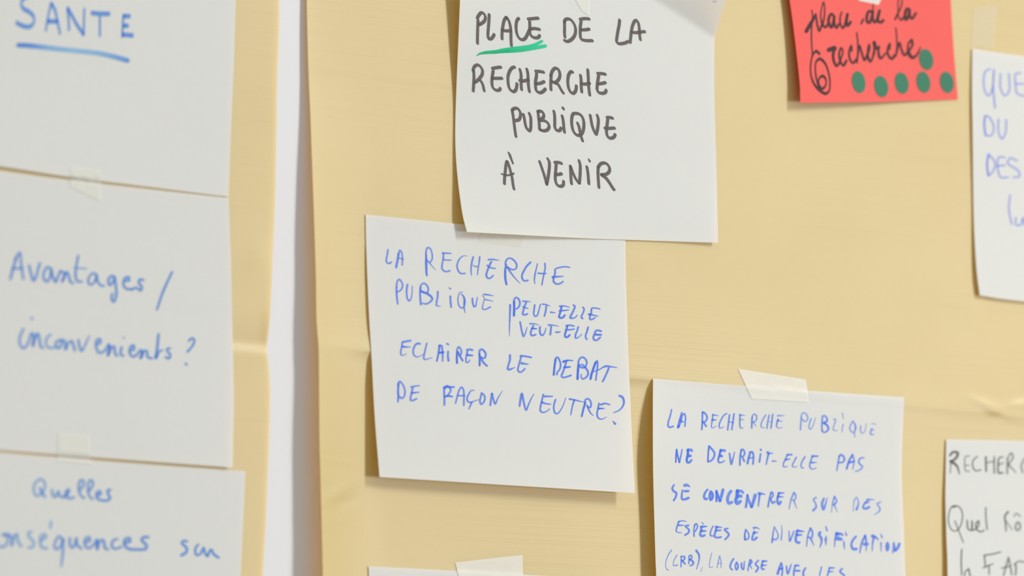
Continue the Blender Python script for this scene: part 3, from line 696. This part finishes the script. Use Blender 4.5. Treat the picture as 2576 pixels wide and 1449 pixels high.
w24>16>14>20: 430,370 460,270 470,100 455,30 425,130 415,230 430,320; w26: 430,320 480,385 520,330
w30>34>30: 590,215 565,195 530,250 530,330 565,385 595,300 605,230; w28: 605,230 605,320 635,390 670,340
w18>22>34: 710,170 690,230 690,330 725,395 760,330 790,200; w34: 790,200 775,300 790,360 835,310
=flourish
400,755 350,718 300,780 275,900 275,1020 300,1130 370,1240 480,1312 530,1280 545,1160 520,1000 470,880 400,825 350,870 340,980 355,1100 400,1230 440,1245 490,1180 480,1100 440,1065 395,1100 385,1170 415,1235
=de
w24: 985,330 1010,270; w34: 1130,160 1090,160 1062,230 1065,300 1095,320 1130,250 1145,160; w14: 1155,0 1145,160; w24>34: 1145,160 1145,250 1170,315 1210,260 1240,150; w34: 1225,200 1215,270 1225,305 1270,310 1290,285
=la
w26>18>14>14>18>30: 1460,270 1490,200 1540,100 1552,-20 1510,-10 1500,130 1510,240 1540,280 1580,240; w36: 1655,130 1625,125 1598,200 1610,275 1650,220 1660,150; w30: 1660,150 1665,220 1695,262 1750,185
=recherche
w54>60: 530,700 605,675; w36>28: 610,680 590,760 600,860 640,925 690,860; w18>24>30: 690,850 725,730 705,670 675,740 690,860 735,920 775,850
w20>26>28: 850,720 845,640 815,720 825,830 870,885 915,830; w18>20: 920,460 935,600 935,750 925,880; w22>28: 930,800 960,640 985,720 1030,845 1070,760; w22: 1070,780 1100,680 1095,625 1075,700 1080,810; w32>20: 1080,810 1110,865 1170,740
w24>34: 1150,780 1170,680 1165,590; w44>36: 1165,600 1190,680 1230,660; w24>32>20: 1230,660 1225,740 1255,820 1325,745
w22>26>34: 1380,690 1385,610 1355,680 1360,770 1410,825 1450,780; w16>20: 1468,390 1480,520 1485,650 1465,790; w22>30: 1470,770 1520,600 1545,690 1590,775 1640,720
w20>34: 1640,740 1700,630 1690,560; w26>22>44>34>12: 1690,560 1650,600 1640,700 1660,765 1700,810 1760,770 1815,660
@question 2376 120 2.9 violet 4.4 4.4 0
=QUE
335,155 300,170 285,250 300,330 325,350 350,290 360,165; d.6: 360,160 355,280 368,440
408,190 410,300 440,350 470,320 470,190
555,185 520,190 520,290 530,335 580,352; 520,262 580,265; 640,180 640,350 690,350
=DU
w12 d.7: 295,500 290,570 300,640; 295,495 330,510 360,590 340,640 305,640; 393,520 395,620 420,665 445,620 450,525
=DES
w12 d.7: 320,780 310,850 318,930; 320,775 365,830 365,880 325,935; 440,800 395,800 390,890 410,945 465,945; w10: 385,862 440,858; 530,825 480,805 460,840 540,900 545,940 500,945
=lu
478,1075 470,1180 490,1290; 520,1240 520,1290 550,1295 575,1240 580,1295
@role 2340 1090 4.038 grey 6 6 0
=RECHER
w20>26>24: 200,225 230,192 278,198 270,240 215,290; w30>22>10: 210,285 270,330 297,415; w10>7: 210,290 203,405
w9 d.4: 400,230 360,235 350,310 360,380 400,388; w9 d.4: 355,325 395,325
w12: 480,235 440,270 430,330 460,380 515,370
w17: 565,240 568,385; w12>14: 650,235 650,405; w10: 565,300 650,285
w12>18: 740,240 700,250 690,330 695,402 735,400; w14>9: 690,320 745,300
w13: 785,260 782,410; w12: 780,265 822,200 842,240 790,320; w14>6: 795,320 872,398
w12: 960,250 925,330 940,400
=Quel
w11: 260,740 220,745 190,820 190,920 230,990 280,980 320,900 325,800 290,745 250,735; w22>14: 230,745 265,740; w10: 250,890 290,990 335,1108
w14: 375,885 385,970 420,985 425,890 430,985 490,940 490,890 465,920 475,980 520,1000 545,985; w12: 565,755 565,850 578,978
=Rô
w20>12: 790,798 760,840 765,920 770,992; w8: 770,890 830,978; w14: 880,910 865,950 880,985 910,970 905,910 880,905; w10: 850,845 875,815 915,845
=la
w13: 320,1180 315,1300 320,1440; w12: 390,1380 355,1405 350,1450; w14: 390,1375 405,1450
=FAR
w13: 545,1240 640,1225 715,1205; w13: 550,1240 560,1350; w14>10: 595,1340 600,1435; w14>9: 540,1365 640,1325
w13: 795,1260 770,1350 745,1445; w13: 795,1260 815,1350 828,1435; w12: 725,1370 810,1350
w14: 860,1325 872,1360 865,1440; w12: 855,1335 900,1300 960,1310
'''
# ---------------------------------------------------------------- wall
def box(name, lo, hi, material):
    v = [(x, y, z) for x in (lo[0], hi[0]) for y in (lo[1], hi[1]) for z in (lo[2], hi[2])]
    f = [(0, 1, 3, 2), (4, 6, 7, 5), (0, 4, 5, 1), (2, 3, 7, 6), (0, 2, 6, 4), (1, 5, 7, 3)]
    return make(name, v, f, material, None, None, False)
wall = box('wall_back', (-3.5, 0.0, 0.0), (3.5, 0.12, 2.7), WALLM)
wall['kind'] = 'structure'

# ---------------------------------------------------------------- kraft paper
rng = np.random.default_rng(4)
def hump(x, y, cx, cy, rx, ry, ang=0.0):
    c, s = math.cos(ang), math.sin(ang); dx, dy = x-cx, y-cy
    return math.exp(-(((c*dx+s*dy)/rx)**2+((-s*dx+c*dy)/ry)**2))
RL = [(770, -260), (771, -100), (772, 0), (774, 100), (777, 200), (781.5, 300), (785, 400), (788.6, 500), (792, 600), (795, 700), (796.5, 800), (801, 862), (802.5, 910), (804, 1100), (806.5, 1200), (812.5, 1449), (816, 1700)]
RLy = [p[1] for p in RL]; RLx = [p[0] for p in RL]
def kraft_right(x, y):
    xe = np.interp(y, RLy, RLx)
    e = np.interp(y, [-260, 0, 200, 400, 600, 900, 1200, 1449, 1700], [0.2, 1.2, 3.0, 6.2, 9.0, 11.8, 13.6, 15.2, 16.5])
    t = min(1, max(0, (x-xe)/165)); h = 2.0+e*(1-t)**2
    yc = 868+(x-800)*0.1; dy = y-yc
    amp = np.interp(x, [800, 940, 1640, 2276, 2576], [1.0, 4.1, 3.5, 2.5, 2.8])
    wob = 0.25*math.sin(x*0.011)+0.2*math.sin(x*0.037+1)
    h += (amp+wob*0.4)*(0.75*max(0, 1+dy/240)**1.4+0.25*max(0, 1+dy/80)**2 if dy < 0 else 0.5*max(0, 1-dy/34)**1.4+0.5*max(0, 1-dy/100)**1.3)
    h += 1.8*hump(x, y, 2490, yc-18+4, 45, 12, 0.35)-0.7*hump(x, y, 2520, 1042, 22, 9, -0.5)+1.6*hump(x, y, 2572, 1018, 30, 12, -0.2)
    h += 1.1*hump(x, y, 850, 1238, 42, 14, -0.6)-0.8*hump(x, y, 880, 1262, 40, 12, -0.4)
    h += 1.0*hump(x, y, 2462, 790, 30, 40, 0.3)+0.4*hump(x, y, 1620, 668, 26, 40, -0.3)
    h += 0.6*math.sin(x*0.0062+y*0.0041)*math.sin(y*0.0073-x*0.002)
    return max(h, 0.7)
def grid_lift(fn, S): return np.array([[fn(S[j, i, 0], S[j, i, 1]) for i in range(S.shape[1])] for j in range(S.shape[0])])
S = patch_px([(770, -260), (2950, -160)], [(816, 1700), (2950, 1740)], RL, [(2950, -160), (2950, 1740)], 190, 330)
kr = build_sheet('kraft_right', 'kraft_paper', KRAFT, S, grid_lift(kraft_right, S), 0.25)
tag(kr, 'large tan kraft paper sheet right of the white wall strip, under most notes', 'kraft paper', 'kraft paper sheets hung on the wall')
LRt = [(702.5, -260), (702.5, 0), (701, 100), (697, 200), (695, 350), (692, 500), (687, 620), (682, 740), (678.5, 800), (674, 845), (671, 880), (675, 915), (678.5, 960), (679, 1000), (676.5, 1100), (673, 1200), (668, 1320), (661, 1449), (654, 1700)]
def kraft_left(x, y):
    yc = 857+(x-582)*0.09; dy = y-yc
    h = 2.6
    if -75 < dy <= 0: h -= 1.9*(1+dy/75)**1.6
    elif 0 < dy < 26: h -= 1.9*(1-dy/26)
    h += 0.7*hump(x, y, 655, 650, 30, 50, 0.6)+0.25*math.sin(x*0.011+y*0.007)*math.sin(y*0.006)
    h += 0.8*max(0, 1-(np.interp(y, [p[1] for p in LRt], [p[0] for p in LRt])-x)/20)*hump(680, y, 680, 815, 60, 60)
    return h
S = patch_px([(-420, -300), (702.5, -260)], [(-420, 1660), (654, 1700)], [(-420, -300), (-420, 1660)], LRt, 110, 230)
kl = build_sheet('kraft_left', 'kraft_paper', KRAFT, S, grid_lift(kraft_left, S), 0.25)
tag(kl, 'tan kraft paper sheet left of the white wall strip, behind three blue-lettered sheets', 'kraft paper', 'kraft paper sheets hung on the wall')

# ---------------------------------------------------------------- white sheets
SH = {}
def sheet(key, T, B, L, R, G, nu, nv, label, mat=None, name='paper_sheet', cat='paper sheet', extra=None, smooth=True, floor=None):
    S = patch_px(T, B, L, R, nu, nv, smooth)
    H = lift_grid(G, nu, nv)
    if extra is not None: H = H+grid_lift(extra, S)
    if floor is not None: H = np.maximum(H, grid_lift(floor, S)+0.9)
    ob = build_sheet(key, name, mat or WHITE, S, H)
    SH[key] = tag(ob, label, cat, 'white paper sheets taped along the wall' if cat == 'paper sheet' else None)
    return ob
def kl_flat(x, y): return kraft_left(x, y)
def kr_flat(x, y): return kraft_right(x, y)
sheet('sante', [(-170, -180), (597, -140)], [(-170, 394), (5, 419), (175, 445), (380, 471), (575, 495)], [(-170, -180), (-170, 394)],
      [(597, -140), (592.5, 0), (588, 150), (581, 320), (575, 495)],
      [[3.6, 3.4, 3.3], [3.6, 3.5, 3.4], [5.6, 4.6, 3.6]], 44, 40,
      'white sheet lettered SANTE with a thick blue underline', floor=kl_flat)
sheet('pros', [(-170, 405), (5, 431), (175, 453), (380, 477), (575, 498)], [(-170, 1118), (5, 1132.5), (300, 1155), (585, 1176)], [(-170, 405), (-170, 1118)],
      [(575, 498), (577, 560), (580, 640), (583, 760), (586, 900), (588, 1010), (585, 1176)],
      [[3.4, 3.4, 3.3], [3.8, 3.7, 3.7], [4.2, 4.6, 6.0]], 44, 44,
      'white sheet asking Avantages slash inconvénients in light blue script', floor=kl_flat)
sheet('effects', [(-170, 1125), (5, 1139), (300, 1163), (617, 1185.5)], [(-170, 1800), (590, 1830)], [(-170, 1125), (-170, 1800)],
      [(617, 1185.5), (612, 1300), (605, 1449), (590, 1830)],
      [[3.4, 3.3, 3.3], [3.6, 3.5, 3.5], [4.4, 4.4, 4.4]], 44, 40,
      'white sheet beginning Quelles conséquences in light blue script, lowest at left', floor=kl_flat)
def rd(x, y): return 0.0
sheet('debate', [(920, 540), (1247, 573), (1573, 605)], [(955, 1200), (1270, 1220), (1597, 1240.5)],
      [(920, 540), (921, 600), (924, 690), (929, 800), (935, 900), (943, 1050), (955, 1200)],
      [(1573, 605), (1575, 720), (1581, 900), (1588, 1060), (1597, 1240.5)],
      [[3.0, 2.9, 2.9, 2.9], [4.6, 4.4, 4.4, 4.5], [6.6, 6.8, 6.8, 6.6], [8.6, 9.4, 9.6, 9.2], [11.2, 12.4, 13.0, 13.4]], 56, 60,
      'white sheet in blue capitals asking about PEUT-ELLE VEUT-ELLE, lowest edge curling out', floor=kr_flat)
def fold(x, y):   # the upper right corner bends outward along a slanting line
    d = ((x-1797)*95-(y-95)*147)/175.0
    d = d-6
    return 0.0 if d < -8 else 0.42*(d+8)**2/32*0.5 if d < 8 else 0.42*d*0.5*1.0+0.0
def fold(x, y):
    d = ((x-1797)*95-(y-95)*147)/175.0
    s = 0.13
    return 0.0 if d < -7 else s*(d+7)**2/28 if d < 7 else s*d
sheet('place', [(1160, -58), (1480, -48), (1847, -70)], [(1175, 583.5), (1330, 592), (1490, 600), (1573, 603), (1690, 607), (1806, 610.5)],
      [(1160, -58), (1157.5, 0), (1153, 110), (1148, 230), (1145.5, 330), (1147.5, 400), (1154, 470), (1164, 540), (1175, 583.5)],
      [(1847, -70), (1825, 3), (1810, 52), (1798, 95), (1796.5, 140), (1796.5, 230), (1799, 330), (1802.5, 450), (1806, 610.5)],
      [[11.5, 5.5, 3.4, 3.2, 3.2], [7.0, 4.2, 3.2, 3.0, 3.0], [3.6, 3.2, 3.0, 2.9, 2.9], [4.8, 4.2, 3.6, 3.2, 3.2], [9.6, 7.4, 4.2, 3.6, 6.2]], 150, 140,
      'white sheet in black capitals reading PLACE DE LA RECHERCHE, green underline', extra=fold, floor=kr_flat)
sheet('species', [(1643, 952.5), (1940, 976), (2274, 1000)], [(1655, 1610), (2290, 1625)],
      [(1643, 952.5), (1642.5, 1050), (1643.5, 1200), (1649, 1400), (1651, 1449), (1655, 1610)],
      [(2274, 1000), (2271, 1080), (2268, 1180), (2270, 1250), (2274, 1350), (2278, 1449), (2290, 1625)],
      [[5.9, 5.4, 5.0, 4.9], [11.0, 6.2, 4.8, 4.4], [11.0, 7.2, 5.0, 4.4], [11.0, 7.6, 5.4, 4.6], [11.0, 8.0, 6.0, 5.0]], 56, 56,
      'white sheet in blue capitals ending ESPÈCES DE DIVERSIFICATION, taped at its top', floor=kr_flat)
sheet('question', [(2446, 123), (2576, 141), (2990, 190)], [(2465, 743), (2576, 758), (2990, 800)],
      [(2446, 123), (2445.5, 230), (2447, 330), (2448.5, 470), (2451, 580), (2457, 680), (2465, 743)], [(2990, 190), (2990, 800)],
      [[3.2, 3.0, 3.0], [4.4, 3.4, 3.0], [4.2, 3.4, 3.0], [5.6, 4.6, 4.4]], 40, 44,
      'white sheet at right edge in violet blue capitals QUE DU DES', floor=kr_flat)
sheet('role', [(2380.5, 1105.5), (2576, 1109), (2930, 1116)], [(2384, 1720), (2930, 1735)],
      [(2380.5, 1105.5), (2379, 1200), (2378.5, 1260), (2381, 1350), (2384, 1449), (2384, 1720)], [(2930, 1116), (2930, 1735)],
      [[3.2, 3.0, 3.0], [4.2, 3.4, 3.0], [6.0, 4.0, 3.4], [7.5, 5.0, 4.0]], 40, 40,
      'white sheet at lower right in grey black pen reading RECHER Quel', floor=kr_flat)
sheet('lowest', [(927.5, 1424.5), (1144, 1436), (1570, 1460)], [(950, 2060), (1590, 2085)], [(927.5, 1424.5), (950, 2060)], [(1570, 1460), (1590, 2085)],
      [[4.0, 3.2, 3.2], [6.0, 4.0, 3.4]], 40, 24,
      'white sheet at the bottom edge, only its blank top strip showing', floor=kr_flat)
def nl(x, y): return 0.0
sheet('pink', [(1962, -150), (2385, -160)], [(2014, 258.5), (2200, 256), (2410, 250)],
      [(1962, -150), (1987, 3), (2000, 100), (2011.5, 205), (2013, 240), (2014, 258.5)],
      [(2385, -160), (2392, 3), (2399, 120), (2410, 250)],
      [[6.6, 4.2, 3.2, 3.0], [7.4, 4.8, 3.4, 3.0], [8.6, 6.0, 3.8, 2.8], [10.2, 7.8, 4.6, 2.8]], 48, 48,
      'coral pink note with brown cursive and six green dot stickers', PINKP, 'paper_note', 'note', floor=kr_flat)
write(INKTEXT, SH)
# tiny violet pen mark on the bent corner
w = Word(); P, par = smooth_pts(np.array([(1793, 2), (1796, 5), (1800, 4.6), (1801, 1)]), 1.0)
w.stroke(P, par, [1.1], [0.0], None, ['place'])
o = make('pen_mark', w.v, w.f, INK['violet'], SH['place'], list(SH['place']['_o']), True, w.d)
o['label'] = 'small violet pen mark'

# green dot stickers on the pink note
def disc(keys, cx, cy, rx, ry, sh, parent, n=40):
    top, rim = [], []
    for k in range(n):
        t = 2*math.pi*k/n
        x = rx*math.cos(t); y = ry*math.sin(t); x += sh*y
        q, nr = land(keys, cx+x, cy+y); top.append(q+nr*0.00030); rim.append(q+nr*0.00002)
    q, nr = land(keys, cx, cy)
    v = [q+nr*0.00030]+top+rim
    f = [(0, 1+k, 1+(k+1) % n) for k in range(n)]+[(1+k, 1+n+k, 1+n+(k+1) % n, 1+(k+1) % n) for k in range(n)]
    return make('dot_sticker', v, f, STICK, parent, list(parent['_o']), False)
for cx, cy, rx, ry in [(1892, 834, 99, 148), (946, 1152, 94, 153), (1262, 1213, 97, 150), (1549, 1165, 97, 150), (1853, 1153, 98, 149), (2182, 1155, 97, 150)]:
    d = disc(['pink'], 1990+cx/5.5727, cy/5.5727, rx/5.5727, ry/5.5727, 0.11, SH['pink'])
    d['label'] = 'round green dot sticker'

# ---------------------------------------------------------------- adhesive tape
def tape(corners, keys, mat, label, n=14):
    """strip pressed over whatever lies beneath it"""
    c = np.array(corners, float); F, Bk = [], []
    for j in range(n):
        for i in range(n):
            u, v = i/(n-1), j/(n-1)
            p = (1-u)*(1-v)*c[0]+u*(1-v)*c[1]+u*v*c[2]+(1-u)*v*c[3]
            q, nr = land(keys, p[0], p[1]); F.append(q+nr*0.00042); Bk.append(q+nr*0.00034)
    f = []
    for j in range(n-1):
        for i in range(n-1):
            a = j*n+i; f.append((a, a+n, a+n+1, a+1))
    org = F[len(F)//2]
    ob = make('adhesive_tape', F, f, mat, None, org)
    return tag(ob, label, 'tape', 'strips of tape holding the sheets')
tape([(1856, 928), (2026, 955), (2034, 1012), (1890, 1003)], ['species', 'kraft_right'], TAPE, 'pale tape strip at the top of the DIVERSIFICATION sheet')
tape([(1144, 1415), (1313, 1396), (1315, 1475), (1160, 1475)], ['lowest', 'kraft_right'], TAPE, 'pale slanted tape strip at the bottom edge of the photo')
tape([(177, 418), (252, 428), (253, 506), (176, 470)], ['sante', 'pros', 'kraft_left'], TAPE_THIN, 'translucent tape bridging the SANTE sheet and the Avantages sheet')
tape([(146, 1090), (222, 1096), (229, 1168), (143, 1160)], ['pros', 'effects', 'kraft_left'], TAPE_THIN, 'translucent tape bridging the Avantages sheet and the Quelles sheet')
tape([(1215, 560), (1338, 572), (1310, 621), (1204, 606)], ['debate', 'kraft_right'], TAPE_FAINT, 'yellowish tape peeking out below the black-lettered PLACE sheet')
tape([(2130, -40), (2235, -40), (2209, 12.5), (2160, 2)], ['pink'], TAPE, 'white tape tip on the top of the coral pink note')
tape([(2449, 20), (2506, 14), (2498, 122), (2443, 116)], ['kraft_right'], TAPE_CLEAR, 'faint clear tape on bare kraft above the QUE DU DES sheet')
tape([(1436, -20), (1484, -20), (1481, 40), (1462, 26)], ['place'], TAPE_THIN, 'faint yellowish tape tip at the top of the PLACE sheet')
for ob in bpy.data.objects:
    if '_o' in ob: del ob['_o']
